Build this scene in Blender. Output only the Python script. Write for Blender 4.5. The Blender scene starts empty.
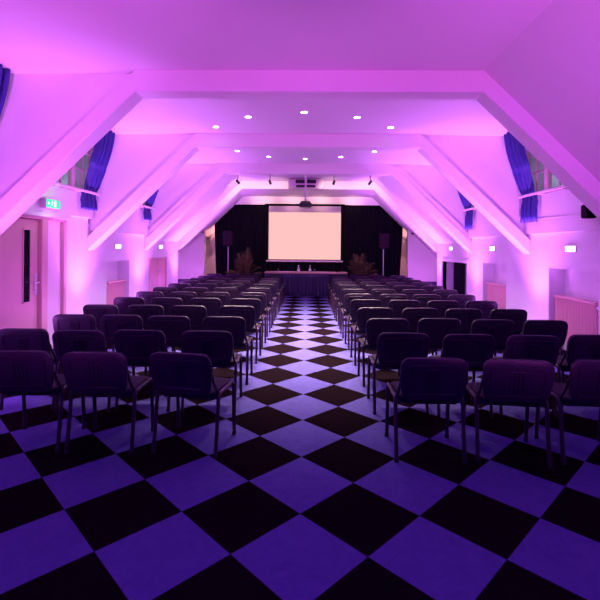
import bpy, bmesh, math, random
from mathutils import Vector, Matrix
random.seed(7)
S = bpy.context.scene
COL = S.collection
PI = math.pi

# ------------------------------------------------------------------ camera numbers (photo frame 600 x 600)
F, YAW, CY, ROLL, H = 436.7, -0.0162, 248.0, 0.0084, 1.58

# ------------------------------------------------------------------ materials
def mat(name, rgb, rough=0.6, metal=0.0, noise=0.0, nscale=8.0, bump=0.0, bscale=60.0, spec=None, sheen=0.0):
    m = bpy.data.materials.new(name); m.use_nodes = True
    nt = m.node_tree; b = nt.nodes['Principled BSDF']
    b.inputs['Base Color'].default_value = (*rgb, 1)
    b.inputs['Roughness'].default_value = rough
    b.inputs['Metallic'].default_value = metal
    if spec is not None: b.inputs['Specular IOR Level'].default_value = spec
    if sheen: b.inputs['Sheen Weight'].default_value = sheen
    tc = nt.nodes.new('ShaderNodeTexCoord')
    if noise:
        n = nt.nodes.new('ShaderNodeTexNoise'); n.inputs['Scale'].default_value = nscale
        n.inputs['Detail'].default_value = 5
        r = nt.nodes.new('ShaderNodeMapRange')
        r.inputs['To Min'].default_value = 1 - noise; r.inputs['To Max'].default_value = 1 + noise
        mx = nt.nodes.new('ShaderNodeMix'); mx.data_type = 'RGBA'; mx.blend_type = 'MULTIPLY'
        mx.inputs['Factor'].default_value = 1
        mx.inputs['A'].default_value = (*rgb, 1)
        nt.links.new(tc.outputs['Object'], n.inputs['Vector'])
        nt.links.new(n.outputs['Fac'], r.inputs['Value'])
        nt.links.new(r.outputs['Result'], mx.inputs['B'])
        nt.links.new(mx.outputs['Result'], b.inputs['Base Color'])
    if bump:
        n = nt.nodes.new('ShaderNodeTexNoise'); n.inputs['Scale'].default_value = bscale
        n.inputs['Detail'].default_value = 3
        bp = nt.nodes.new('ShaderNodeBump'); bp.inputs['Strength'].default_value = bump
        bp.inputs['Distance'].default_value = 0.004
        nt.links.new(tc.outputs['Object'], n.inputs['Vector'])
        nt.links.new(n.outputs['Fac'], bp.inputs['Height'])
        nt.links.new(bp.outputs['Normal'], b.inputs['Normal'])
    return m

def emit(name, rgb, strength):
    m = bpy.data.materials.new(name); m.use_nodes = True
    nt = m.node_tree; nt.nodes.clear()
    e = nt.nodes.new('ShaderNodeEmission'); o = nt.nodes.new('ShaderNodeOutputMaterial')
    e.inputs['Color'].default_value = (*rgb, 1); e.inputs['Strength'].default_value = strength
    nt.links.new(e.outputs[0], o.inputs[0])
    return m

def glass(name, rgb, mixf=0.12):
    m = bpy.data.materials.new(name); m.use_nodes = True
    nt = m.node_tree; nt.nodes.clear()
    t = nt.nodes.new('ShaderNodeBsdfTransparent'); g = nt.nodes.new('ShaderNodeBsdfGlossy')
    t.inputs['Color'].default_value = (*rgb, 1); g.inputs['Roughness'].default_value = 0.03
    mx = nt.nodes.new('ShaderNodeMixShader'); mx.inputs[0].default_value = mixf
    o = nt.nodes.new('ShaderNodeOutputMaterial')
    nt.links.new(t.outputs[0], mx.inputs[1]); nt.links.new(g.outputs[0], mx.inputs[2])
    nt.links.new(mx.outputs[0], o.inputs[0])
    return m

def checker():
    m = bpy.data.materials.new('checker_linoleum'); m.use_nodes = True
    nt = m.node_tree; b = nt.nodes['Principled BSDF']; L = nt.links
    def mth(op, a=None, c=None):
        n = nt.nodes.new('ShaderNodeMath'); n.operation = op
        for i, v in enumerate((a, c)):
            if v is None: continue
            if isinstance(v, (int, float)): n.inputs[i].default_value = v
            else: L.new(v, n.inputs[i])
        return n.outputs[0]
    geo = nt.nodes.new('ShaderNodeNewGeometry')
    sp = nt.nodes.new('ShaderNodeSeparateXYZ'); L.new(geo.outputs['Position'], sp.inputs[0])
    x = mth('ADD', sp.outputs['X'], 0.0283); y = mth('SUBTRACT', sp.outputs['Y'], 2.5965)
    k = 1 / 0.70711
    a = mth('MULTIPLY', mth('ADD', x, y), k); c = mth('MULTIPLY', mth('SUBTRACT', x, y), k)
    s = mth('ADD', mth('FLOOR', a), mth('FLOOR', c))
    odd = mth('ABSOLUTE', mth('MODULO', s, 2.0))
    # thin joint between tiles
    def edge(v):
        f = mth('FRACT', v); return mth('MINIMUM', f, mth('SUBTRACT', 1.0, f))
    joint = mth('LESS_THAN', mth('MINIMUM', edge(a), edge(c)), 0.003)
    n = nt.nodes.new('ShaderNodeTexNoise'); n.inputs['Scale'].default_value = 9; n.inputs['Detail'].default_value = 8
    n.inputs['Roughness'].default_value = 0.7; n.inputs['Distortion'].default_value = 1.5
    L.new(geo.outputs['Position'], n.inputs['Vector'])
    rp = nt.nodes.new('ShaderNodeValToRGB'); L.new(n.outputs['Fac'], rp.inputs[0])
    rp.color_ramp.elements[0].position = 0.3; rp.color_ramp.elements[0].color = (0.085, 0.072, 0.25, 1)
    rp.color_ramp.elements[1].position = 0.7; rp.color_ramp.elements[1].color = (0.115, 0.10, 0.32, 1)
    rd = nt.nodes.new('ShaderNodeValToRGB'); L.new(n.outputs['Fac'], rd.inputs[0])
    rd.color_ramp.elements[0].position = 0.3; rd.color_ramp.elements[0].color = (0.006, 0.003, 0.005, 1)
    rd.color_ramp.elements[1].position = 0.7; rd.color_ramp.elements[1].color = (0.010, 0.005, 0.008, 1)
    mx = nt.nodes.new('ShaderNodeMix'); mx.data_type = 'RGBA'
    L.new(odd, mx.inputs['Factor']); L.new(rd.outputs[0], mx.inputs['A']); L.new(rp.outputs[0], mx.inputs['B'])
    m2 = nt.nodes.new('ShaderNodeMix'); m2.data_type = 'RGBA'
    L.new(joint, m2.inputs['Factor']); L.new(mx.outputs['Result'], m2.inputs['A']); m2.inputs['B'].default_value = (0.03, 0.03, 0.06, 1)
    L.new(m2.outputs['Result'], b.inputs['Base Color'])
    b.inputs['Roughness'].default_value = 0.6
    b.inputs['Specular IOR Level'].default_value = 0.0
    return m

M = dict(
    wall=mat('white_plaster', (0.82, 0.80, 0.80), 0.85, noise=0.03, nscale=3, bump=0.08, bscale=40),
    ceil=mat('white_ceiling_paint', (0.80, 0.78, 0.79), 0.9, noise=0.02, nscale=2),
    beam=mat('white_painted_beam', (0.82, 0.79, 0.80), 0.7, noise=0.02, nscale=6),
    floor=checker(),
    cream=mat('cream_lacquer', (0.74, 0.44, 0.42), 0.45, noise=0.03, nscale=4),
    wframe=mat('window_frame_paint', (0.80, 0.52, 0.58), 0.45),
    sill=mat('sill_paint', (0.85, 0.72, 0.75), 0.4),
    blue=mat('blue_velvet', (0.032, 0.030, 0.24), 0.55, noise=0.25, nscale=10),
    velvet=mat('black_stage_velvet', (0.005, 0.004, 0.011), 0.95, noise=0.3, nscale=9, spec=0.1),
    skirt=mat('navy_table_skirt', (0.035, 0.028, 0.085), 0.85, noise=0.2, nscale=12, sheen=0.2),
    wood=mat('pale_wood', (0.62, 0.42, 0.30), 0.4, noise=0.12, nscale=14),
    fabric=mat('black_chair_fabric', (0.020, 0.010, 0.030), 0.9, noise=0.25, nscale=120, bump=0.3, bscale=400),
    shell=mat('black_chair_plastic', (0.026, 0.008, 0.036), 0.40, spec=0.45, bump=0.1, bscale=300),
    tube=mat('black_steel_tube', (0.035, 0.014, 0.035), 0.33, spec=0.5),
    rubber=mat('black_rubber', (0.02, 0.02, 0.02), 0.8),
    chrome=mat('brushed_steel', (0.75, 0.72, 0.74), 0.42, 0.6),
    black=mat('black_metal', (0.015, 0.013, 0.018), 0.5),
    box=mat('black_cabinet_vinyl', (0.006, 0.004, 0.009), 0.9, spec=0.1, bump=0.3, bscale=200),
    grille=mat('speaker_grille', (0.022, 0.008, 0.022), 0.9, spec=0.1, bump=0.5, bscale=300),
    ac=mat('white_unit_plastic', (0.70, 0.60, 0.66), 0.5),
    slot=mat('dark_slot', (0.02, 0.015, 0.03), 0.7),
    projw=mat('grey_projector_case', (0.022, 0.02, 0.03), 0.5),
    lens=mat('lens_glass', (0.02, 0.02, 0.03), 0.05),
    scr_b=mat('black_screen_border', (0.004, 0.003, 0.006), 0.95, spec=0.05),
    scr_top=mat('unlit_screen_fabric', (0.42, 0.34, 0.42), 0.9),  # cloth colour darkened to hold the shade above the projected image
    image=emit('projected_blank_image', (1.0, 0.54, 0.53), .86),  # emission stands in for the projector's light on the cloth
    lamp=emit('downlight_glow', (1.0, 0.86, 0.95), 22.0),
    sconce=emit('wall_lamp_glow', (1.0, 0.80, 0.78), 3.0),
    exitg=emit('exit_green_glow', (0.05, 0.85, 0.38), 1.3),
    exitw=emit('exit_white_glow', (0.75, 1.0, 0.9), 1.6),
    pot=mat('terracotta', (0.35, 0.12, 0.07), 0.8, noise=0.15, nscale=10),
    soil=mat('potting_soil', (0.03, 0.02, 0.015), 0.95, noise=0.4, nscale=30),
    leaf=mat('palm_leaf', (0.17, 0.12, 0.045), 0.6, noise=0.25, nscale=6),
    stem=mat('palm_stem', (0.16, 0.10, 0.05), 0.7, noise=0.2, nscale=20),
    glass=glass('window_glass', (0.92, 0.95, 0.95), 0.08),
    bottle=glass('clear_bottle_glass', (0.8, 0.86, 0.9), 0.35),
    labelw=mat('white_paper', (0.8, 0.78, 0.78), 0.7),
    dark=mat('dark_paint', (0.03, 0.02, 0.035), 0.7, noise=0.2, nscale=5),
    skirtb=mat('navy_skirting_paint', (0.05, 0.035, 0.11), 0.6),
    dglass=mat('dark_door_glass', (0.01, 0.01, 0.015), 0.06),
    rack=mat('grey_rack_steel', (0.35, 0.33, 0.36), 0.4, 0.6),
)

# ------------------------------------------------------------------ mesh helpers
class MB:
    def __init__(s): s.bm = bmesh.new()
    def box(s, x0, x1, y0, y1, z0, z1, bev=0.0, seg=2):
        t = bmesh.new()
        r = bmesh.ops.create_cube(t, size=1)
        for v in t.verts:
            v.co = Vector(((x0 + x1) / 2 + v.co.x * (x1 - x0), (y0 + y1) / 2 + v.co.y * (y1 - y0), (z0 + z1) / 2 + v.co.z * (z1 - z0)))
        if bev: bmesh.ops.bevel(t, geom=t.edges[:], offset=bev, segments=seg, affect='EDGES')
        s.merge(t); return s
    def merge(s, t, mtx=None):
        if mtx: bmesh.ops.transform(t, matrix=mtx, verts=t.verts[:])
        me = bpy.data.meshes.new('tmp'); t.to_mesh(me); t.free()
        s.bm.from_mesh(me); bpy.data.meshes.remove(me)
    def prism(s, poly, axis, a, b, bev=0.0):
        """poly: 2-D points; extruded along axis from a to b"""
        t = bmesh.new()
        def pt(p, k):
            if axis == 'y': return (p[0], k, p[1])
            if axis == 'x': return (k, p[0], p[1])
            return (p[0], p[1], k)
        A = [t.verts.new(pt(p, a)) for p in poly]; B = [t.verts.new(pt(p, b)) for p in poly]
        t.faces.new(A); t.faces.new(B[::-1])
        n = len(poly)
        for i in range(n): t.faces.new((A[i], B[i], B[(i + 1) % n], A[(i + 1) % n]))
        bmesh.ops.recalc_face_normals(t, faces=t.faces[:])
        if bev: bmesh.ops.bevel(t, geom=t.edges[:], offset=bev, segments=2, affect='EDGES')
        s.merge(t); return s
    def lathe(s, prof, c=(0, 0, 0), n=20, axis='z', caps=True):
        bm = s.bm; rings = []
        for r, z in prof:
            ring = []
            for i in range(n):
                a = 2 * PI * i / n
                p = Vector((r * math.cos(a), r * math.sin(a), z))
                if axis == 'y': p = Vector((p.x, p.z, p.y))
                if axis == 'x': p = Vector((p.z, p.x, p.y))
                ring.append(bm.verts.new(p + Vector(c)))
            rings.append(ring)
        for A, B in zip(rings, rings[1:]):
            for i in range(n): bm.faces.new((A[i], A[(i + 1) % n], B[(i + 1) % n], B[i]))
        if caps:
            bm.faces.new(rings[0][::-1]); bm.faces.new(rings[-1])
        return s
    def tube(s, pts, r, n=10, flat=1.0, radii=None):
        bm = s.bm; pts = [Vector(p) for p in pts]; rings = []
        up = None
        for i, p in enumerate(pts):
            d = (pts[min(i + 1, len(pts) - 1)] - pts[max(i - 1, 0)]).normalized()
            if up is None:
                up = Vector((1, 0, 0)) if abs(d.x) < 0.9 else Vector((0, 0, 1))
            u = (up - d * up.dot(d)).normalized(); v = d.cross(u); up = u
            rr = radii[i] if radii else r
            rings.append([bm.verts.new(p + u * rr * math.cos(2 * PI * k / n) * flat + v * rr * math.sin(2 * PI * k / n)) for k in range(n)])
        for A, B in zip(rings, rings[1:]):
            for i in range(n): bm.faces.new((A[i], A[(i + 1) % n], B[(i + 1) % n], B[i]))
        bm.faces.new(rings[0][::-1]); bm.faces.new(rings[-1]); return s
    def grid(s, fn, nu, nv):
        bm = s.bm
        V = [[bm.verts.new(fn(i / nu, j / nv)) for j in range(nv + 1)] for i in range(nu + 1)]
        for i in range(nu):
            for j in range(nv): bm.faces.new((V[i][j], V[i + 1][j], V[i + 1][j + 1], V[i][j + 1]))
        return s
    def pad(s, w, h, t, r, fn, edge=0.012, nc=6):
        """rounded rectangle slab (in u,v) with thickness t and soft edges; fn(u,v,d) -> 3-D"""
        bm = s.bm
        def outline(ins, sc=1.0):
            ww, hh = w / 2 - ins, h / 2 - ins; rr = max(r - ins, 0.004); o = []
            for cx, cy, a0 in ((1, 1, 0), (-1, 1, PI / 2), (-1, -1, PI), (1, -1, 1.5 * PI)):
                for k in range(nc + 1):
                    a = a0 + PI / 2 * k / nc
                    o.append(((cx * (ww - rr) + rr * math.cos(a)) * sc, (cy * (hh - rr) + rr * math.sin(a)) * sc))
                nxt = {0: 0, 1: 1, 2: 2, 3: 3}
            # extra points on long sides so that curvature shows
            res = []
            for i, p in enumerate(o):
                q = o[(i + 1) % len(o)]; res.append(p)
                if math.hypot(p[0] - q[0], p[1] - q[1]) > 0.08 * 1:
                    for f in (0.25, 0.5, 0.75): res.append((p[0] + (q[0] - p[0]) * f, p[1] + (q[1] - p[1]) * f))
            return res
        base = outline(0)
        def ring(ins, sc, d):
            k = [(u * (1 - 2 * ins / w) * sc, v * (1 - 2 * ins / h) * sc) for u, v in base]
            return [bm.verts.new(fn(u, v, d)) for u, v in k]
        e = edge
        prof = [(e, 0.35, 0), (e, 0.7, 0), (e, 1, 0), (e * 0.3, 1, e * 0.3), (0, 1, e), (0, 1, t - e), (e * 0.3, 1, t - e * 0.3), (e, 1, t), (e, 0.7, t), (e, 0.35, t)]
        R = [ring(*p) for p in prof]; n = len(base)
        for A, B in zip(R, R[1:]):
            for i in range(n): bm.faces.new((A[i], A[(i + 1) % n], B[(i + 1) % n], B[i]))
        for rg, d in ((R[0], 0), (R[-1], t)):
            c = bm.verts.new(fn(0, 0, d))
            for i in range(n): bm.faces.new((rg[i], rg[(i + 1) % n], c))
        return s
    def build(s, name, m, parent=None, smooth=True, angle=35, solid=0.0, **props):
        bmesh.ops.recalc_face_normals(s.bm, faces=s.bm.faces[:])
        me = bpy.data.meshes.new(name); s.bm.to_mesh(me); s.bm.free()
        me.materials.append(m)
        if smooth:
            for p in me.polygons: p.use_smooth = True
            try: me.set_sharp_from_angle(angle=math.radians(angle))
            except Exception: pass
        o = bpy.data.objects.new(name, me); COL.objects.link(o)
        if parent: o.parent = parent
        if solid:
            md = o.modifiers.new('thickness', 'SOLIDIFY'); md.thickness = solid; md.offset = 0
        for k, v in props.items(): o[k] = v
        return o

def empty(name, loc=(0, 0, 0), rz=0.0, label=None, cat=None, group=None, kind=None):
    o = bpy.data.objects.new(name, None); COL.objects.link(o)
    o.location = loc; o.rotation_euler = (0, 0, rz); o.empty_display_size = 0.1
    if label: o['label'] = label
    if cat: o['category'] = cat
    if group: o['group'] = group
    if kind: o['kind'] = kind
    return o

def struct(name, mb, m, parent=None, label=None, **kw):
    o = mb.build(name, m, parent, **kw)
    if not parent:
        o['kind'] = 'structure'
        if label: o['label'] = label; o['category'] = label.split('|')[-1].strip(); o['label'] = label.split('|')[0].strip()
    return o

# ------------------------------------------------------------------ hall dimensions
WX = 3.85          # lower wall plane
UX = 3.78          # upper panel plane under the dormer windows
ZC, ZB, ZK, ZT = 3.57, 3.33, 1.85, 1.50   # ceiling, beam underside, knee ledge, brace tip
XS = 1.95          # where the ceiling meets the roof slope
PITCH = 2.695
TY = [2.18, 4.875, 7.57, 10.265, 12.96]   # front faces of the trusses
TD = 0.26
YB, YF = -3.2, 16.4                       # ends of the hall
SL = (ZC - 1.74) / (WX - XS)              # roof slope
def zslope(x): return ZC - SL * (abs(x) - XS)

# floor
struct('floor', MB().box(-4.8, 4.8, YB - .2, YF + .2, -0.12, 0), M['floor'], smooth=False, label='pale and black tiles laid diagonally across the hall floor|floor')

# ceiling: flat middle strip plus the dormer ceilings
cb = MB()
cb.box(-XS, XS, YB, YF, ZC, ZC + .12)
DORM = {-1: [1, 2, 3], 1: [2, 3]}          # bay k lies between truss k-1 and truss k (TY index)
for sd, bays in DORM.items():
    for k in bays:
        a, b = TY[k - 1] + TD - .06, TY[k] + .15
        xa, xb = sorted((sd * XS, sd * 4.3)); cb.box(xa, xb, a, b, ZC, ZC + .12)
struct('ceiling', cb, M['ceil'], smooth=False, label='flat white ceiling lit purple between the beams|ceiling')

# sloped roof sides where there is no dormer
def slope(sd, y0, y1, xend):
    p = [(sd * XS, ZC), (sd * xend, zslope(xend)), (sd * xend, zslope(xend) + .16), (sd * XS, ZC + .16)]
    return MB().prism(p, 'y', y0, y1)
struct('ceiling_slope_right', slope(1, YB, TY[1] + .2, UX + .12), M['ceil'], smooth=False, label='plain sloping ceiling at the near right|sloping ceiling')
struct('ceiling_slope_left', slope(-1, YB, TY[0] + .06, UX + .12), M['ceil'], smooth=False)
for nm, sd in (('left', -1), ('right', 1)):
    struct('ceiling_slope_' + nm + '_far', slope(sd, TY[3] + .04, TY[4] + .2, UX + .12), M['ceil'], smooth=False, label='sloping ceiling before the stage on the %s|sloping ceiling' % nm)
    struct('ceiling_slope_' + nm + '_stage', slope(sd, TY[4] + .2, YF, 4.7), M['ceil'], smooth=False)

# trusses: collar beam and two braces in one piece
for i, y in enumerate(TY):
    poly = [(-WX, ZT), (-XS, ZB), (XS, ZB), (WX, ZT), (WX, 1.74), (XS, ZC), (-XS, ZC), (-WX, 1.74)]
    which = ['behind the foreground', 'nearest', 'second', 'third', 'farthest'][i]
    struct('trim_%d' % (i + 1), MB().prism(poly, 'y', y, y + TD, bev=.008), M['beam'], angle=30,
           label='white roof truss with sloping braces, %s|beam' % which)

# dormer cheeks above the braces
for nm, sd in (('left', -1), ('right', 1)):
    mb = MB()
    for k in range(len(TY)):
        use = (k in DORM[sd]) or (k + 1 in DORM[sd])
        if use:
            p = [(sd * (XS - .02), ZC), (sd * 4.2, ZC), (sd * 4.2, ZK), (sd * UX, ZK), (sd * WX, 1.72), (sd * (WX - .02), 1.72)]
            mb.prism(p, 'y', TY[k] + .12, TY[k] + TD - .05)
    struct('wall_dormer_cheeks_' + nm, mb, M['wall'], smooth=False)

# side walls with niches and openings
def side_wall(sd, holes, y0, y1, ztop):
    """holes: (y0,y1,z0,z1,depth)"""
    ys = sorted({y0, y1, *[h[0] for h in holes], *[h[1] for h in holes]})
    zs = sorted({0.0, ztop, *[h[2] for h in holes], *[h[3] for h in holes]})
    mb = MB(); T = .26
    for ya, yb in zip(ys, ys[1:]):
        for za, zb in zip(zs, zs[1:]):
            cy, cz = (ya + yb) / 2, (za + zb) / 2
            dep = 0
            for h in holes:
                if h[0] < cy < h[1] and h[2] < cz < h[3]: dep = h[4]
            xa, xb = sorted((sd * (WX + dep), sd * (WX + max(T, dep) + .06)))
            mb.box(xa, xb, ya, yb, za, zb)
            if dep > T + .01:
                pass
    return mb
NR = [(5.82, 7.01), (8.50, 9.62), (10.52, 12.42)]
mbr = side_wall(1, [(NR[0][0], NR[0][1], 0, 1.295, .25), (NR[1][0], NR[1][1], 0, 1.285, .25), (NR[2][0], NR[2][1], 0, 1.245, 1.0)], YB, TY[4] + .03, ZK + .1)
struct('wall_right', mbr, M['wall'], smooth=False, label='white right wall with square radiator niches|wall')
# deep store-room box behind the dark opening
y0, y1 = NR[2]
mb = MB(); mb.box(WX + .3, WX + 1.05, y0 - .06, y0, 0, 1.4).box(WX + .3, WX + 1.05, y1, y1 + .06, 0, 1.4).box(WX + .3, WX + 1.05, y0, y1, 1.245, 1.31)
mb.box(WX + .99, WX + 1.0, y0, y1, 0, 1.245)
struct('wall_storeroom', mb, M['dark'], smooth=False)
NL = [(5.35, 6.94), (8.34, 9.40), (10.58, 11.92)]
mbl = side_wall(-1, [(5.30, 6.90, 0, 1.98, .10), (NL[1][0], NL[1][1], 0, 1.285, .25), (NL[2][0], NL[2][1], 0, 1.30, .08)], YB, TY[4] + .03, ZK + .1)
# the wall is taller round the door
mbl.box(-WX - .3, -WX, 5.1, 7.62, 1.98, 2.07)
struct('wall_left', mbl, M['wall'], smooth=False, label='white left wall with door and radiator niche|wall')

# upper panels below the windows (project a little) and deep sills
def upper(sd, k):
    a, b = TY[k - 1] + TD - .05, TY[k] + .14
    zl = 2.07 if (sd < 0 and k == 2) else ZK
    xa, xb = sorted((sd * UX, sd * 4.15))
    return MB().box(xa, xb, a, b, zl, 2.475)
for nm, sd in (('left', -1), ('right', 1)):
    for k in DORM[sd]:
        struct('wall_panel_%s_%d' % (nm, k), upper(sd, k), M['wall'], smooth=False)
# ledge closing slope to wall in the other bays
for nm, sd in (('left', -1), ('right', 1)):
    mb = MB()
    xa, xb = sorted((sd * (UX - .02), sd * 4.1))
    mb.box(xa, xb, TY[3] + TD, TY[4] + .2, ZK - .02, ZK + .1)
    if sd > 0: mb.box(xa, xb, YB, TY[1], ZK - .02, ZK + .1)
    else: mb.box(xa, xb, YB, TY[0], ZK - .02, ZK + .1)
    struct('trim_ledge_' + nm, mb, M['wall'], smooth=False)

# stage end: wider side pockets, facing walls, recesses, back wall, header
for nm, sd in (('left', -1), ('right', 1)):
    mb = MB()
    xa, xb = sorted((sd * 4.5, sd * 4.7)); mb.box(xa, xb, TY[4] + .1, YF, 0, 2.2)
    xa, xb = sorted((sd * 3.87, sd * 4.7)); mb.box(xa, xb, TY[4] + .0, TY[4] + .1, 0, ZK)
    struct('wall_pocket_' + nm, mb, M['wall'], smooth=False)
    xi = 3.45 if sd < 0 else 3.36
    p = [(sd * xi, 0.5), (sd * 4.55, 0.5), (sd * 4.55, zslope(4.55) + .1), (sd * xi, zslope(xi) + .1)]
    struct('wall_stage_' + nm, MB().prism(p, 'y', 14.6, 14.75), M['wall'], smooth=False, label='plain wall beside the stage on the %s|wall' % nm)
    xa, xb = sorted((sd * xi, sd * 4.55))
    struct('baseboard_stage_' + nm, MB().box(xa, xb, 14.57, 14.75, 0, 0.5, bev=.01), M['skirtb'])
struct('wall_back', MB().box(-4.8, 4.8, 16.2, YF + .2, 0, ZC), M['wall'], smooth=False)
struct('trim_6', MB().box(-2.6, 2.6, TY[4] + TD - .02, 15.0, ZB, ZC - .01).box(-2.6, 2.6, 14.93, 15.05, 3.06, ZB + .1), M['beam'], smooth=False,
       label='lowered soffit and header above the stage curtain|header')
struct('wall_front', MB().box(-4.8, 4.8, YB - .2, YB, 0, ZC + .1), M['wall'], smooth=False)
for nm, sd in (('left', -1), ('right', 1)):
    mb = MB(); xa, xb = sorted((sd * 3.4, sd * 3.95))
    # white casing boxes beside the stage curtain
    struct('trim_casing_' + nm, MB().box(*sorted((sd * 3.12, sd * 3.47)), 15.6, 16.2, 1.58, 1.95, bev=.01), M['wall'])

# ------------------------------------------------------------------ dormer windows
wn = 0
def window(sd, k):
    global wn; wn += 1
    a, b = TY[k - 1] + TD - .05, TY[k] + .12
    x0 = sd * 3.84
    e = empty('window_%d' % wn, (x0, 0, 2.475), kind='structure',
              label='small-paned dormer window on the %s, %s bay' % ('left' if sd < 0 else 'right', {1: 'nearest', 2: 'second', 3: 'third'}[k]), cat='window')
    zt = ZC - 2.475
    fr = MB()
    n = 4; ws = [a + (b - a) * i / n for i in range(n + 1)]
    for i, y in enumerate(ws):
        h = .05 if 0 < i < n else .06
        fr.box(-.035, .035, max(y - h, a), min(y + h, b), 0, zt, bev=.004)
    fr.box(-.035, .035, a, b, 0, .07, bev=.004).box(-.035, .035, a, b, zt - .06, zt, bev=.004)
    fr.build('window_frame', M['wframe'], e)
    mu = MB()
    for i in range(n):
        ya, yb = ws[i] + .05, ws[i + 1] - .05; ym = (ya + yb) / 2
        mu.box(-.015, .015, ym - .011, ym + .011, .06, zt - .05)
        for q in (.40, .70): mu.box(-.015, .015, ya, yb, q - .011, q + .011)
    mu.build('muntins', M['wframe'], e, smooth=False)
    for i in range(n):
        MB().box(-.004, .004, ws[i] + .04, ws[i + 1] - .04, .06, zt - .05).build('pane', M['glass'], e, smooth=False)
for sd, bays in DORM.items():
    for k in bays: window(sd, k)

# ------------------------------------------------------------------ blue dormer curtains and their hold-back bars
def bez(pts, t):
    pts = [Vector(p) for p in pts]
    while len(pts) > 1: pts = [a.lerp(b, t) for a, b in zip(pts, pts[1:])]
    return pts[0]
for sd, bays in DORM.items():
    for k in bays:
        yb = TY[k] + .04; side = 'left' if sd < 0 else 'right'
        bay = {1: 'nearest the foreground', 2: 'of the middle bay', 3: 'of the far bay'}[k]
        lo = 2.20 if sd < 0 else 2.04
        cu = MB()
        path = [bez([(3.40, 3.56), (3.42, 3.15), (3.58, 2.85), (3.705, 2.50)], i / 14) for i in range(15)] + [Vector((3.715, 2.44)), Vector((3.71, 2.36)), Vector((3.70, 2.28)), Vector((3.70, lo))]
        NP = len(path) - 1
        seed = random.random() * 6
        def fn(u, v, path=path, sd=sd, yb=yb, seed=seed):
            i = v * NP; j = min(int(i), NP - 1); p = path[j].lerp(path[j + 1], i - j)
            d = (path[j + 1] - path[j]).normalized(); nx, nz = -d.y, d.x
            zrel = p.y
            wide = .46 - .10 * (1 - min(1, abs(zrel - 2.48) / .5)) if zrel > 2.48 else .42
            if zrel < 2.42: wide = .44
            y = yb - .015 - wide * (1 - u) - (.04 if zrel > 2.9 else .02)
            amp = .020 if zrel > 2.6 else .016
            q = math.sin(u * 2 * PI * 3.6 + seed + .8 * math.sin(3 * u + seed))
            w = amp * 2.1 * (abs(q) ** .6) * (1 if q > 0 else -1) + .006 * math.sin(u * 31 + v * 4)
            if abs(zrel - 2.46) < .08: w *= .6
            return (sd * (p.x + nx * w * (1 if nx > 0 else -1)), y, p.y + abs(nz) * w * .3)
        cu.grid(fn, 84, 36)
        c = cu.build('curtain', M['blue'], None, solid=.006)
        c['label'] = 'blue velvet curtain tucked behind the bar, %s dormer %s' % (side, bay)
        c['category'] = 'curtain'; c['group'] = 'blue dormer curtains'
        e = empty('curtain_bar', (sd * 3.655, yb, 2.487), label='pale hold-back bar across the %s dormer window %s' % (side, bay), cat='bar', group='dormer curtain bars')
        a = TY[k - 1] + TD - yb - .01 + .01
        MB().box(-.02, .02, a - .04, .0, -.018, .018, bev=.006).build('bar', M['sill'], e)
        for yy in (a + .06, a / 2, -.62):
            xa, xb = sorted((sd * .015, sd * (UX - 3.655)))
            MB().box(xa, xb, yy - .02, yy + .02, -.03, -.005).build('bracket', M['sill'], e)

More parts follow.
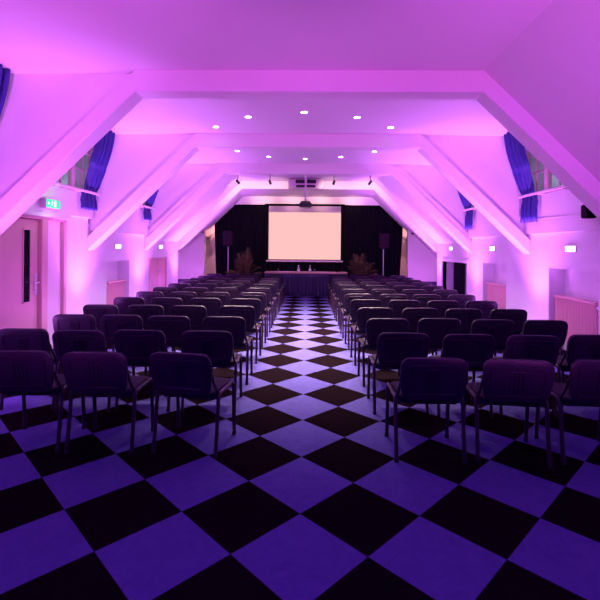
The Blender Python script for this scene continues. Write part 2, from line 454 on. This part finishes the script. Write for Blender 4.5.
# ------------------------------------------------------------------ chairs
def make_chair():
    root = empty('stacking_chair')
    SW, RX = .450, .250
    # seat cushion
    def seatfn(u, v, d):
        return (u, v + .015, .435 + d + .006 * (1 - (u / .23) ** 2) * (1 if d > .02 else 0) - .012 * max(0, (v - .1)) / .1)
    MB().pad(SW + .01, .43, .045, .06, seatfn, edge=.016).build('seat', M['fabric'], root)
    MB().pad(SW - .02, .40, .012, .05, lambda u, v, d: (u, v + .015, .422 + d), edge=.004).build('seat_pan', M['shell'], root)
    # back: padded front and plastic shell behind, leaning back and curved
    BW, BH, zc = .485, .335, .630
    ang = math.radians(13)
    def backfn(off):
        def fn(u, v, d):
            k = 1 - .10 * max(0, -v) / .17 * 1.0                       # narrower towards the bottom
            q = d + off - .16 * u * u
            yy = -.285 + math.cos(ang) * q - math.sin(ang) * v
            return (u * k, yy, zc + math.cos(ang) * v + math.sin(ang) * q)
        return fn
    MB().pad(BW - .015, BH - .012, .036, .065, backfn(.014), edge=.015).build('backrest', M['fabric'], root)
    sh = MB().pad(BW, BH, .016, .068, backfn(0), edge=.006).build('back_shell', M['shell'], root)
    # raised rim and ribs on the shell's rear
    b0 = backfn(-.004); rim = MB()
    pts = []
    for cx, cy, a0 in ((1, 1, 0), (-1, 1, PI / 2), (-1, -1, PI), (1, -1, 1.5 * PI)):
        for j in range(5):
            a = a0 + PI / 2 * j / 4
            pts.append((cx * (.185 - .03) + .03 * math.cos(a), cy * (.115 - .03) + .03 * math.sin(a) + .0))
    pts.append(pts[0])
    full = []
    for p, q in zip(pts, pts[1:]):
        for f in ((0,) if math.hypot(p[0] - q[0], p[1] - q[1]) < .05 else (0, .25, .5, .75)):
            full.append(b0(p[0] + (q[0] - p[0]) * f, p[1] + (q[1] - p[1]) * f, 0))
    full.append(full[0])
    rim.tube(full, .005, 6); rim.build('rim', M['shell'], sh)
    rb = MB()
    for x in (-.045, -.015, .015, .045):
        rb.tube([b0(x, .075 - .16 * t, 0) for t in (0, .25, .5, .75, 1)], .005, 6)
    rb.tube([b0(x, .078, 0) for x in (-.05, -.02, .02, .05)], .005, 6)
    rb.build('grip_ribs', M['shell'], sh)
    # frame
    for sx in (-1, 1):
        x = sx * RX
        def arc(c, r, a0, a1, n=6):
            return [(x, c[0] + r * math.cos(a0 + (a1 - a0) * i / n), c[1] + r * math.sin(a0 + (a1 - a0) * i / n)) for i in range(n + 1)]
        zt = .462
        rear = [(x, -.225, .012), (x, -.185, .30)] + arc((-.125, zt - .045), .045, PI, PI / 2)
        front = [(x, .215, .012), (x, .190, .30)] + arc((.140, zt - .045), .045, 0, PI / 2)
        for pth in (rear, front):
            lg = MB().tube(pth, .0150, 10).build('leg', M['tube'], root)
            p = pth[0]
            MB().lathe([(.012, 0), (.017, 0), (.018, .02), (.015, .028)], (p[0], p[1], 0), 10).build('foot_cap', M['rubber'], lg)
        MB().tube([rear[-1], front[-1]], .0150, 10).build('side_rail', M['tube'], root)
        # back post from the rail up the side of the back
        MB().tube([(sx * (RX - .004), -.150, zt - .004), (sx * .236, -.172, .49), (sx * .228, -.215, .56), (sx * .222, -.238, .63)], .011, 8).build('back_post', M['tube'], root)
    for y in (-.14, .13):
        MB().tube([(-RX, y, .44), (-.2, y, .415), (.2, y, .415), (RX, y, .44)], .010, 8).build('cross_bar', M['tube'], root)
    return root

def copy_thing(root):
    r = root.copy(); COL.objects.link(r)
    for ch in root.children:
        c = ch.copy(); COL.objects.link(c); c.parent = r
        for g in ch.children:
            d = g.copy(); COL.objects.link(d); d.parent = c
    return r

ORD = ['nearest', 'second', 'third', 'fourth', 'fifth', 'sixth', 'seventh', 'eighth', 'ninth', 'tenth', 'eleventh', 'farthest']
PLACE = ['on the aisle', 'second from the aisle', 'third from the aisle', 'fourth from the aisle']
ROWY = [3.43, 4.38] + [5.26 + .89 * k for k in range(10)]
CX = {-1: [-.935, -1.56, -2.13, -2.69], 1: [.905, 1.495, 2.085, 2.69]}
SPEC = {  # (side, row, place): (x, y, rz degrees)
    (-1, 0, 0): (-.885, 3.52, -9), (-1, 0, 1): (-1.565, 3.52, -1), (-1, 0, 2): (-2.16, 3.53, 3),
    (1, 0, 0): (.930, 3.47, -1), (1, 0, 1): (1.55, 3.45, -6), (1, 0, 2): (2.17, 3.46, -4),
}
proto = make_chair(); first = True
rnd = random.Random(3)
for k in range(12):
    for sd in (-1, 1):
        for j in range(4):
            if k == 0 and j == 3: continue
            x = CX[sd][j] + rnd.uniform(-.012, .012); y = ROWY[k] + rnd.uniform(-.03, .03); rz = rnd.uniform(-1.6, 1.6)
            if sd < 0 and k >= 3: x -= (.0, .02, .04, .07)[j]
            if (sd, k, j) in SPEC: x, y, rz = SPEC[(sd, k, j)]
            c = proto if first else copy_thing(proto); first = False
            c.location = (x, y, 0); c.rotation_euler = (0, 0, math.radians(rz))
            rowtxt = {0: 'nearest row', 11: 'farthest row, by the stage'}.get(k, '%s row from the foreground' % ORD[k])
            c['label'] = 'black padded chair %s, %s block, %s' % (PLACE[j], 'left' if sd < 0 else 'right', rowtxt)
            c['category'] = 'chair'; c['group'] = 'black chairs in rows %s of the aisle' % ('left' if sd < 0 else 'right')

# ------------------------------------------------------------------ left door, side panel, hatch
d = empty('door_1', (-WX - .04, 5.36, 0), kind='structure', label='tall cream door with narrow dark window in the left wall', cat='door')
MB().box(-.04, .0, 0, .89, 0, 1.95, bev=.003).build('door_leaf', M['cream'], d)
MB().box(.0, .004, .56, .70, .80, 1.80).build('window_pane', M['dglass'], d, smooth=False)
MB().box(.0, .012, .545, .56, .785, 1.815).box(.0, .012, .70, .715, .785, 1.815).box(.0, .012, .545, .715, .785, .80).box(.0, .012, .545, .715, 1.80, 1.815).build('window_bead', M['cream'], d, smooth=False)
h = MB().box(.0, .012, .80, .86, .88, 1.18, bev=.004).build('lock_plate', M['chrome'], d)
MB().tube([(.01, .83, 1.06), (.06, .83, 1.06), (.065, .80, 1.06), (.065, .70, 1.06)], .010, 8).build('door_handle', M['chrome'], h)
MB().lathe([(.012, 0), (.012, .02)], (.01, .83, .95), 12, axis='x').build('lock_cylinder', M['chrome'], h)
t = MB(); t.box(-.06, .055, .90, 1.05, 0, 1.99, bev=.006).box(-.06, .05, -.12, 1.56, 1.96, 2.0, bev=.004)
t.build('door_frame', M['cream'], d)
MB().box(-.05, .0, 1.05, 1.48, 0, 1.975, bev=.003).build('side_panel', M['sill'], d)
MB().box(-.05, .05, 1.48, 1.56, 0, 1.985, bev=.005).build('side_post', M['cream'], d)
struct('trim_lintel', MB().box(-WX - .02, -UX, 5.14, 6.95, 2.0, 2.07, bev=.005), M['beam'])

d = empty('door_2', (-WX - .03, NL[2][0], 0), kind='structure', label='low pink double cupboard door in the left wall near the stage', cat='door')
w = NL[2][1] - NL[2][0]
fr = MB().box(-.03, .045, 0, .06, 0, 1.30, bev=.004).box(-.03, .045, w - .06, w, 0, 1.30, bev=.004).box(-.03, .045, .06, w - .06, 1.24, 1.30, bev=.004)
fr.build('door_frame', M['cream'], d)
for a, b in ((.06, w / 2 - .004), (w / 2 + .004, w - .06)):
    lf = MB().box(-.03, .015, a, b, .02, 1.24, bev=.004).build('door_leaf', M['cream'], d)
    yy = b - .05 if a < .1 else a + .05
    MB().lathe([(.006, 0), (.006, .02), (.016, .025), (.016, .04)], (.015, yy, .95), 10, axis='x').build('door_knob', M['chrome'], lf)
# frame round the dark opening on the right
y0, y1 = NR[2]
d = MB().box(WX - .03, WX + .1, y0 - .07, y0, 0, 1.31, bev=.004).box(WX - .03, WX + .1, y1, y1 + .07, 0, 1.31, bev=.004).box(WX - .03, WX + .1, y0, y1, 1.245, 1.31, bev=.004)
struct('trim_opening', d, M['wall'], label='pale frame round the low dark storeroom opening|door frame')

# rack in the store room
e = empty('storage_rack', (WX + .62, 11.35, 0), label='grey metal shelf rack inside the dark low opening on the right', cat='rack')
for sx in (-.2, .2):
    for sy in (-.45, .45):
        MB().box(sx - .015, sx + .015, sy - .015, sy + .015, 0, 1.2).build('post', M['rack'], e, smooth=False)
for z in (.15, .5, .82, 1.12): MB().box(-.2, .2, -.45, .45, z, z + .025).build('shelf', M['rack'], e, smooth=False)

# ------------------------------------------------------------------ radiators
def radiator(sd, y0, y1, label):
    x = sd * (WX + .10)
    e = empty('radiator', (x, y0, 0), label=label, cat='radiator', group='cream radiators in wall niches')
    L = y1 - y0
    p = MB(); n = int(L / .034)
    pts = []
    for i in range(n):
        a = L * i / n; st = L / n
        pts += [(a, .012), (a + st * .35, .012), (a + st * .5, 0.0), (a + st * .85, 0.0)]
    poly = [(px * 1.0, -sd * 0 + q) for px, q in pts]
    # fluted front panel: extrude outline along z
    out = [(sd * (q - .03), a) for a, q in poly] + [(sd * .06, L), (sd * .06, 0)]
    p.prism(out, 'z', .19, .845)
    p.build('front_panel', M['cream'], e, smooth=False)
    g = MB().box(-.055, .075, -.005, L + .005, .845, .872, bev=.004)
    g.build('top_grille', M['cream'], e)
    v = MB().lathe([(.022, 0), (.026, .01), (.026, .06), (.018, .075)], (0, -.02, .80), 14, axis='y')
    bmesh.ops.translate(v.bm, verts=v.bm.verts[:], vec=(-sd * .02, -.075, 0))
    v.build('valve', M['sill'], e)
    for yy in (.15, L - .15):
        MB().box(min(sd * .05, sd * .15), max(sd * .05, sd * .15), yy - .02, yy + .02, .3, .7).build('bracket', M['cream'], e, smooth=False)
    for yy in (.06, L - .06):
        MB().tube([(sd * .02, yy, 0), (sd * .02, yy, .2)], .009, 8).build('pipe', M['cream'], e)
radiator(1, 5.98, 6.96, 'cream fluted radiator in the nearest niche of the right wall')
radiator(1, 8.66, 9.56, 'cream fluted radiator in the farther niche of the right wall')
radiator(-1, 8.50, 9.34, 'cream fluted radiator in the niche of the left wall')

# ------------------------------------------------------------------ wall lamps, exit sign, wall speaker
for sd, y, z, lab in ((1, 6.42, 1.60, 'small glowing wall lamp above the nearest right radiator'), (1, 9.10, 1.60, 'small glowing wall lamp above the farther right radiator'),
                      (1, 11.70, 1.60, 'small glowing wall lamp above the dark opening on the right'), (-1, 8.80, 1.58, 'small glowing wall lamp above the left radiator'),
                      (-1, 11.38, 1.58, 'small glowing wall lamp above the pink cupboard door')):
    e = empty('wall_lamp', (sd * WX, y, z), label=lab, cat='lamp', group='small wall lamps')
    xs = sorted((0, -sd * .018)); MB().box(*xs, -.13, .13, -.052, .052, bev=.006).build('housing', M['ac'], e)
    xs = sorted((-sd * .018, -sd * .026)); MB().box(*xs, -.115, .115, -.040, .040, bev=.003).build('diffuser', M['sconce'], e)

e = empty('exit_sign', (-UX, 6.28, 2.19), label='green lit emergency exit sign above the left door', cat='sign')
MB().box(0, .09, -.175, .175, -.066, .066, bev=.006).build('sign_box', M['ac'], e)
fc = MB().box(.09, .096, -.165, .165, -.057, .057).build('green_face', M['exitg'], e, smooth=False)
pg = MB()
def flat(mb, pts): mb.prism([(p[0] * .86, p[1] * .88) for p in pts], 'x', .096, .0985)
flat(pg, [(.02, -.05), (.075, -.05), (.075, .05), (.02, .05)])               # doorway
flat(pg, [(-.055, .030), (-.035, .030), (-.035, .048), (-.055, .048)])       # head
flat(pg, [(-.065, -.012), (-.035, -.012), (-.028, .026), (-.058, .026)])     # trunk
flat(pg, [(-.050, -.012), (-.035, -.012), (-.012, -.030), (-.020, -.036)])   # front leg
flat(pg, [(-.065, -.012), (-.050, -.012), (-.080, -.050), (-.092, -.046)])   # rear leg
flat(pg, [(-.030, .022), (-.030, .012), (-.002, .006), (-.002, .014)])       # arm
flat(pg, [(-.165, .0), (-.135, .028), (-.135, .010), (-.110, .010), (-.110, -.010), (-.135, -.010), (-.135, -.028)])  # arrow
pg.build('running_figure', M['exitw'], fc, smooth=False)

e = empty('wall_speaker', (UX - .005, 5.78, 2.09), label='small black loudspeaker on the right wall behind the near brace', cat='speaker')
MB().box(-.15, -.03, -.07, .07, -.09, .09, bev=.01).build('cabinet', M['box'], e)
MB().box(-.157, -.15, -.06, .06, -.08, .08, bev=.003).build('grille', M['grille'], e)
MB().box(-.04, .005, -.03, .03, -.03, .03).build('bracket', M['black'], e, smooth=False)
MB().tube([(.0, .0, -.02), (.0, .35, -.018), (.0, .8, -.012), (.0, 1.45, .0)], .0035, 6).build('cable', M['ac'], e)

# ------------------------------------------------------------------ ceiling fittings
def zray(x, y, z):
    u, v = x - 300, y - CY; c, s = math.cos(-ROLL), math.sin(-ROLL)
    u, v = c * u - s * v, s * u + c * v
    r, dd, zz = u / F, 1.0, -v / F
    c, s = math.cos(YAW), math.sin(YAW)
    a, b = c * r + s * dd, -s * r + c * dd
    t = (z - H) / zz; return a * t, b * t
DL = [((-1.52, 7.17), 'left end of the front arc'), ((-.91, 6.62), 'second from left in the front arc'), ((-.06, 6.38), 'middle of the front arc'), ((.74, 6.62), 'second from right in the front arc'), ((1.35, 7.17), 'right end of the front arc'),
      ((-1.45, 8.95), 'left end of the rear arc'), ((-.85, 9.50), 'second from left in the rear arc'), ((-.06, 9.72), 'middle of the rear arc'), ((.72, 9.50), 'second from right in the rear arc'), ((1.36, 8.95), 'right end of the rear arc')]
for (x, y), lab in DL:
    e = empty('downlight', (x, y, ZC), label='round recessed ceiling downlight, ' + lab, cat='ceiling light', group='recessed ceiling downlights')
    MB().lathe([(.062, 0), (.062, -.006), (.048, -.010), (.045, -.004), (.045, 0)], n=24).build('trim_ring', M['ac'], e)
    MB().lathe([(.044, 0), (.044, -.006)], n=24).build('lens', M['lamp'], e)

for x, rz, lab in ((-1.86, .35, 'far left'), (-1.0, .12, 'left of the ceiling unit'), (.70, -.12, 'right of the ceiling unit'), (1.66, -.35, 'far right')):
    e = empty('spotlight', (x, 11.6, ZC), label='small black ceiling spotlight aimed at the stage, %s' % lab, cat='spotlight', group='stage spotlights')
    MB().lathe([(.045, 0), (.045, -.012), (.03, -.02)], n=16).build('mount', M['black'], e)
    MB().tube([(0, 0, -.015), (0, 0, -.215)], .010, 8).build('stem', M['black'], e)
    hd = MB().lathe([(.022, -.075), (.032, -.06), (.032, .055), (.036, .07), (.030, .065)], n=16, axis='y')
    bmesh.ops.transform(hd.bm, matrix=Matrix.Translation((0, .01, -.24)) @ Matrix.Rotation(-rz, 4, 'Z') @ Matrix.Rotation(-.45, 4, 'X'), verts=hd.bm.verts[:])
    hd.build('head', M['black'], e)

e = empty('air_conditioner', (-.05, 12.62, ZC), label='white ceiling air unit with dark louvres before the last beam', cat='air conditioner')
MB().box(-.50, .50, -.28, .28, -.30, -.03, bev=.03, seg=3).build('casing', M['ac'], e)
for sx in (-.35, .35):
    for sy in (-.18, .18): MB().tube([(sx, sy, -.05), (sx, sy, 0)], .008, 8).build('hanger', M['black'], e)
for a, b in ((-.29, -.03), (.03, .29)): MB().box(a, b, -.29, -.275, -.16, -.06).build('louvre', M['slot'], e, smooth=False)
MB().box(-.27, .27, -.29, -.275, -.27, -.21).build('air_slot', M['slot'], e, smooth=False)
for i in range(4): MB().box(-.29, .29, -.296, -.286, -.155 + .025 * i, -.150 + .025 * i).build('slat', M['projw'], e, smooth=False)

e = empty('projector', (-.05, 11.2, ZC), label='dark projector hanging from the ceiling on a pole before the screen', cat='projector')
MB().lathe([(.07, 0), (.07, -.02), (.03, -.03)], n=20).build('ceiling_plate', M['projw'], e)
MB().tube([(0, 0, -.02), (0, 0, -.80)], .022, 12).build('pole', M['ac'], e)
MB().box(-.12, .12, -.10, .10, -.815, -.795, bev=.004).build('bracket', M['black'], e)
MB().box(-.16, .16, -.13, .14, -.945, -.835, bev=.018, seg=3).build('body', M['projw'], e)
for sx in (-.09, .09): MB().tube([(sx, 0, -.80), (sx, 0, -.85)], .012, 8).build('arm', M['black'], e)
MB().lathe([(.036, .13), (.04, .165), (.03, .165)], (.06, 0, -.89), 16, axis='y').build('lens', M['lens'], e)
MB().box(-.12, -.02, -.135, -.128, -.92, -.86).build('vent', M['slot'], e, smooth=False)

# ------------------------------------------------------------------ stage end: curtain, screen, table, palms, speakers
cu = MB()
def sc_fn(u, v):
    z = .02 + 3.06 * v; x = -3.08 - .17 * v + (6.24 + .30 * v) * u
    w = .035 * math.sin(x * 2 * PI / .155) + .012 * math.sin(x * 2 * PI / .39 + 1.3)
    return (x + .01 * math.sin(z * 2 + x * 5), 15.0 + w * (1 - .25 * v), z)
cu.grid(sc_fn, 640, 10)
c = cu.build('stage_curtain', M['velvet'], None, solid=.008)
c['label'] = 'black pleated velvet curtain across the far end of the hall'; c['category'] = 'curtain'

e = empty('projection_screen', (-.085, 14.80, 0), label='large white projection screen with blank peach image at far end', cat='screen')
x0, x1, zb, zt = -1.22, 1.22, 1.19, 3.0
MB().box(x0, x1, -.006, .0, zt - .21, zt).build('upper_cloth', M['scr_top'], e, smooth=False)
MB().box(x0, x1, -.006, .0, zb, zt - .21).build('picture_area', M['image'], e, smooth=False)
MB().box(x0 - .04, x0, -.007, .0, zb - .03, zt).box(x1, x1 + .04, -.007, .0, zb - .03, zt).box(x0, x1, -.007, 0, zb - .03, zb).build('border', M['scr_b'], e, smooth=False)
MB().box(x0 - .14, x1 + .14, -.04, .04, zt, zt + .07, bev=.015).build('roller_case', M['scr_b'], e)
MB().tube([(x0 - .08, -.003, zb - .055), (x1 + .08, -.003, zb - .055)], .026, 10).build('bottom_bar', M['sill'], e)

e = empty('stage_table', (-.03, 14.58, 0), label='long table with pleated navy skirt below the projection screen', cat='table')
MB().box(-1.36, 1.36, -.32, .32, .745, .785, bev=.006).build('tabletop', M['wood'], e)
sk = MB()
Pm = [(-1.35, .30), (-1.35, -.31), (1.35, -.31), (1.35, .30)]
seg = [.61, 2.70, .61]; tot = sum(seg)
def skfn(u, v):
    d = u * tot; i = 0
    while i < 2 and d > seg[i]: d -= seg[i]; i += 1
    a, b = Vector(Pm[i]), Vector(Pm[i + 1]); p = a.lerp(b, min(1, d / seg[i])); t = (b - a).normalized(); n = Vector((t.y, -t.x))
    w = .016 * math.sin(u * tot * 2 * PI / .115) * (1 - .6 * v)
    p = p + n * (w + .004)
    return (p.x, p.y, .01 + .73 * v)
sk.grid(skfn, 400, 6)
sk.build('skirt', M['skirt'], e, solid=.004)
for x in (-1.25, 1.25):
    for y in (-.24, .24): MB().tube([(x, y, 0), (x, y, .745)], .018, 8).build('leg', M['black'], e)

def bottle(x, lab):
    e = empty('water_bottle', (x, 14.50, .785), label=lab, cat='bottle', group='water bottles on the stage table')
    MB().lathe([(.036, 0), (.040, .01), (.040, .12), (.034, .15), (.016, .18), (.014, .20)], n=18).build('body', M['bottle'], e)
    MB().lathe([(.041, .035), (.041, .10)], n=18, caps=False).build('label', M['labelw'], e)
    MB().lathe([(.016, .197), (.016, .22), (.012, .222)], n=14).build('cap', M['labelw'], e)
bottle(-.275, 'clear water bottle left of centre on the stage table')
bottle(.105, 'clear water bottle right of centre on the stage table')
for x, lab in ((-.95, 'drinking glass at the left part of the stage table'), (.26, 'drinking glass beside the right water bottle on the stage table')):
    g = MB().lathe([(.026, 0), (.033, .11), (.030, .11), (.024, .008)], n=18).build('drinking_glass', M['bottle'], None)
    g.location = (x, 14.50, .785); g['label'] = lab; g['category'] = 'glass'; g['group'] = 'glasses on the stage table'
for x, lab in ((.98, 'small dark cup near the right end of the stage table, left one'), (1.06, 'small dark cup near the right end of the stage table, right one')):
    g = MB().lathe([(.022, 0), (.03, .055), (.026, .055), (.018, .008)], n=16).build('cup', M['box'], None)
    g.location = (x, 14.50, .785); g['label'] = lab; g['category'] = 'cup'; g['group'] = 'dark cups on the stage table'
for x, y, lab in ((-.62, 14.48, 'white paper sheet lying on the left half of the stage table'), (.55, 14.48, 'white paper sheet lying on the right half of the stage table')):
    g = MB().box(-.15, .15, -.105, .105, 0, .006).build('paper_sheet', M['labelw'], None, smooth=False)
    g.location = (x, y, .785); g['label'] = lab; g['category'] = 'paper'; g['group'] = 'papers on the stage table'

def palm(x, y, lab, seed):
    r = random.Random(seed)
    e = empty('potted_palm', (x, y, 0), label=lab, cat='plant', group='potted palms beside the stage table')
    MB().lathe([(.15, 0), (.16, .02), (.215, .38), (.225, .38), (.225, .43), (.205, .43), (.195, .39), (.02, .38)], n=28).build('pot', M['pot'], e)
    MB().lathe([(.196, .37), (.196, .385)], n=28).build('soil', M['soil'], e)
    nf = 17
    for i in range(nf):
        a = 2 * PI * i / nf + r.uniform(-.15, .15); lean = r.uniform(.15, 1.0); L = r.uniform(.95, 1.22)
        up = 1.15 - .45 * lean
        pts = []
        for t in [q / 8 for q in range(9)]:
            rad = .04 + lean * .46 * L * t ** 1.3
            z = .38 + up * L * (t - .42 * t * t * lean * 1.2)
            pts.append(Vector((rad * math.cos(a), rad * math.sin(a) * .8, z)))
        f = MB().tube(pts, .008, 6, radii=[.010 - .007 * q / 8 for q in range(9)]).build('frond_stem', M['stem'], e)
        lf = MB(); bm = lf.bm
        for q in range(46):
            t = .28 + .72 * q / 45
            ii = min(int(t * 8), 7); p = pts[ii].lerp(pts[ii + 1], t * 8 - ii); d = (pts[ii + 1] - pts[ii]).normalized()
            side = d.cross(Vector((0, 0, 1))).normalized()
            ll = .30 * math.sin(PI * min(1, (t - .2) / .85)) ** .7 + .05
            sgn = 1 if q % 2 else -1
            dirv = (side * sgn * .8 + d * .75 + Vector((0, 0, -.22 + r.uniform(-.1, .1)))).normalized()
            wv = dirv.cross(Vector((0, 0, 1))).normalized() * .0065
            m1 = p + dirv * ll * .5 + Vector((0, 0, .012)); tip = p + dirv * ll + Vector((0, 0, -.05 * ll / .3))
            up_ = Vector((0, 0, .004))
            v = [bm.verts.new(z) for z in (p - wv * .4, p + wv * .4, m1 + wv, tip, m1 - wv, m1 + up_)]
            bm.faces.new((v[0], v[1], v[2], v[5])); bm.faces.new((v[2], v[3], v[5])); bm.faces.new((v[3], v[4], v[5])); bm.faces.new((v[4], v[0], v[5]))
        lf.build('leaflets', M['leaf'], f, solid=.0015)
palm(-2.05, 14.25, 'potted palm left of the skirted stage table', 5)
palm(1.74, 14.25, 'potted palm right of the skirted stage table', 11)

def pa(x, y, zb, lab, lab2):
    e = empty('speaker_stand', (x, y, 0), label=lab2, cat='speaker stand', group='speaker stands beside the stage curtain')
    MB().tube([(0, 0, .12), (0, 0, zb - .03)], .013, 12).build('pole', M['chrome'], e)
    MB().lathe([(.03, .52), (.034, .53), (.034, .62), (.03, .63)], n=14).build('collar', M['black'], e)
    for i in range(3):
        a = PI / 2 + i * 2 * PI / 3
        lg = MB().tube([(0.03 * math.cos(a), .03 * math.sin(a), .56), (.34 * math.cos(a), .34 * math.sin(a), .012)], .012, 8).build('leg', M['black'], e)
        MB().tube([(0.02 * math.cos(a), .02 * math.sin(a), .16), (.217 * math.cos(a), .217 * math.sin(a), .214)], .008, 8).build('brace', M['black'], lg)
    s = empty('loudspeaker', (x, y, zb), label=lab, cat='speaker', group='loudspeakers on stands')
    MB().prism([(-.17, -.14), (.17, -.14), (.13, .14), (-.13, .14)], 'z', 0, .50, bev=.012).build('cabinet', M['box'], s)
    MB().box(-.155, .155, -.152, -.14, .02, .48, bev=.004).build('grille', M['grille'], s)
    MB().box(-.05, .05, -.05, .05, -.03, 0).build('pole_socket', M['black'], s, smooth=False)
pa(-2.59, 14.30, 1.63, 'black loudspeaker on its stand left of the left palm', 'tripod stand with bright pole under the left loudspeaker')
pa(2.49, 14.30, 1.59, 'black loudspeaker on its stand right of the right palm', 'tripod stand with bright pole under the right loudspeaker')

for sd, side in ((-1, 'left'), (1, 'right')):
    e = empty('wall_loudspeaker', (sd * 3.58, 14.6, 2.06), label='small dark loudspeaker high on the wall beside the stage, %s' % side, cat='speaker', group='dark wall loudspeakers beside the stage')
    MB().box(-.12, .12, -.20, -.02, 0, .30, bev=.012).build('cabinet', M['box'], e)
    MB().box(-.105, .105, -.208, -.20, .015, .285, bev=.003).build('grille', M['grille'], e)
    MB().box(-.03, .03, -.03, .0, .1, .2).build('bracket', M['black'], e, smooth=False)

# ------------------------------------------------------------------ lights
def light(name, typ, loc, energy, col, **kw):
    l = bpy.data.lights.new(name, typ); l.energy = energy; l.color = col
    o = bpy.data.objects.new(name, l); COL.objects.link(o); o.location = loc
    tgt = kw.pop('to', None)
    for k, v in kw.items(): setattr(l, k, v)
    if tgt is not None:
        o.rotation_euler = (Vector(tgt) - Vector(loc)).to_track_quat('-Z', 'Y').to_euler()
    return o
UP = (0.66, 0.15, 1.0)
for sd in (-1, 1):
    for k in (0, 1, 2, 3, 4):
        if sd > 0 and k == 1: continue
        y = TY[k] - .32
        light('wall_uplight', 'SPOT', (sd * (WX - .52), y, .16), (0, 260, 470, 470, 440)[k] if k else (12 if sd < 0 else 100), UP, to=(sd * (WX - .62), y + .10, 4), spot_size=math.radians(60 if k == 1 else 90), spot_blend=1.0, shadow_soft_size=.09)
        if k:
            light('wall_fill', 'POINT', (sd * (WX - .62), y + .02, .55), 11, UP, shadow_soft_size=.12)  # added fill that evens out the light on the wall, no fixture
            light('mid_bay_fill', 'POINT', (sd * (WX - .75), y - 1.15, .95), 9, UP, shadow_soft_size=.12)  # added fill to lift the lower walls between the uplights
            light('bay_fill_spot', 'SPOT', (sd * (WX - .55), y - 1.35, .16), (330 if k > 1 else 230) if sd < 0 else 430, UP, to=(sd * (XS + .95), TY[k] + .1, 2.7), spot_size=math.radians(50), spot_blend=1.0, shadow_soft_size=.09)  # added spot that brightens dormer cheeks and brace fronts
for (x, y), _ in DL:
    light('downlight_beam', 'SPOT', (x, y, ZC - .02), 600, (1.0, .76, .70), to=(x, y, 0), spot_size=math.radians(98), spot_blend=1.0, shadow_soft_size=.045)
for x, tx in ((-1.86, -2.0), (-1.0, -.8), (.70, .6), (1.66, 1.8)):
    light('stage_spot_beam', 'SPOT', (x, 11.72, ZC - .27), 52, (1.0, .62, .46), to=(tx, 14.6, 2.7), spot_size=math.radians(85), spot_blend=1.0, shadow_soft_size=.04)
for sd in (-1, 1):
    light('stage_side_fill', 'POINT', (sd * 2.7, 15.6, 1.9), 32, (1.0, .36, .38), shadow_soft_size=.05)  # added warm light behind the curtain ends, tints the side recesses
    light('stage_wall_fill', 'SPOT', (sd * 3.75, 13.5, .2), 28, (.8, .19, 1.0), to=(sd * 3.95, 14.6, 1.3), spot_size=math.radians(110), spot_blend=1.0, shadow_soft_size=.06)  # added purple fill for the walls beside the stage
for x in (-1.5, -.5, .5, 1.5):
    light('stage_header_fill', 'SPOT', (x, 14.1, 3.0), 17, (1.0, .58, .48), to=(x, 15.0, 3.19), spot_size=math.radians(75), spot_blend=1.0, shadow_soft_size=.03)  # added warm fill on the header, no lamps hang here
light('exit_glow', 'POINT', (-UX + .2, 6.28, 2.19), 1.6, (.75, 1.0, .45), shadow_soft_size=.05)
# blue wash lamp at the rear of the hall
light('rear_blue_wash', 'AREA', (0, -1.2, 3.4), 60, (.11, .004, 1.0), to=(0, 3.2, 0), shape='RECTANGLE', size=3.0, size_y=.6)

for sx in (-1, 1): light('rear_pink_wash', 'SPOT', (sx * 1.6, -.6, .3), 740, (.90, .12, 1.0), to=(sx * 2.0, 4.9, 3.5), spot_size=math.radians(56), spot_blend=1.0, shadow_soft_size=.12)

# world: dim dusk outside the dormer windows
w = bpy.data.worlds.new('dusk'); S.world = w; w.use_nodes = True
nt = w.node_tree; bg = nt.nodes['Background']
tc = nt.nodes.new('ShaderNodeTexCoord'); n = nt.nodes.new('ShaderNodeTexNoise'); n.inputs['Scale'].default_value = 14
rp = nt.nodes.new('ShaderNodeValToRGB')
rp.color_ramp.elements[0].position = .42; rp.color_ramp.elements[0].color = (.05, .10, .13, 1)
rp.color_ramp.elements[1].position = .6; rp.color_ramp.elements[1].color = (.42, .40, .62, 1)
nt.links.new(tc.outputs['Generated'], n.inputs['Vector']); nt.links.new(n.outputs['Fac'], rp.inputs[0]); nt.links.new(rp.outputs[0], bg.inputs['Color'])
bg.inputs['Strength'].default_value = .85

# ------------------------------------------------------------------ camera
cam = bpy.data.cameras.new('camera'); co = bpy.data.objects.new('camera', cam); COL.objects.link(co)
cam.sensor_width = 36; cam.sensor_fit = 'HORIZONTAL'; cam.lens = 36 * F / 600
cam.shift_x = 0; cam.shift_y = -(300 - CY) / 600
cam.clip_start = .05; cam.clip_end = 100
# right / up / back axes of the camera in the hall
c, s = math.cos(YAW), math.sin(YAW)
R0 = Vector((c, -s, 0)); D0 = Vector((s, c, 0)); U0 = Vector((0, 0, 1))
cr, sr = math.cos(ROLL), math.sin(ROLL)
Rx = R0 * cr + U0 * sr; Ux = U0 * cr - R0 * sr
m = Matrix((Rx, Ux, -D0)).transposed().to_4x4(); m.translation = (0, 0, H)
co.matrix_world = m
S.camera = co
S.view_settings.view_transform = 'Standard'; S.view_settings.look = 'None'
S.view_settings.gamma = 1; S.view_settings.exposure = 0.26; S.view_settings.use_curve_mapping = False
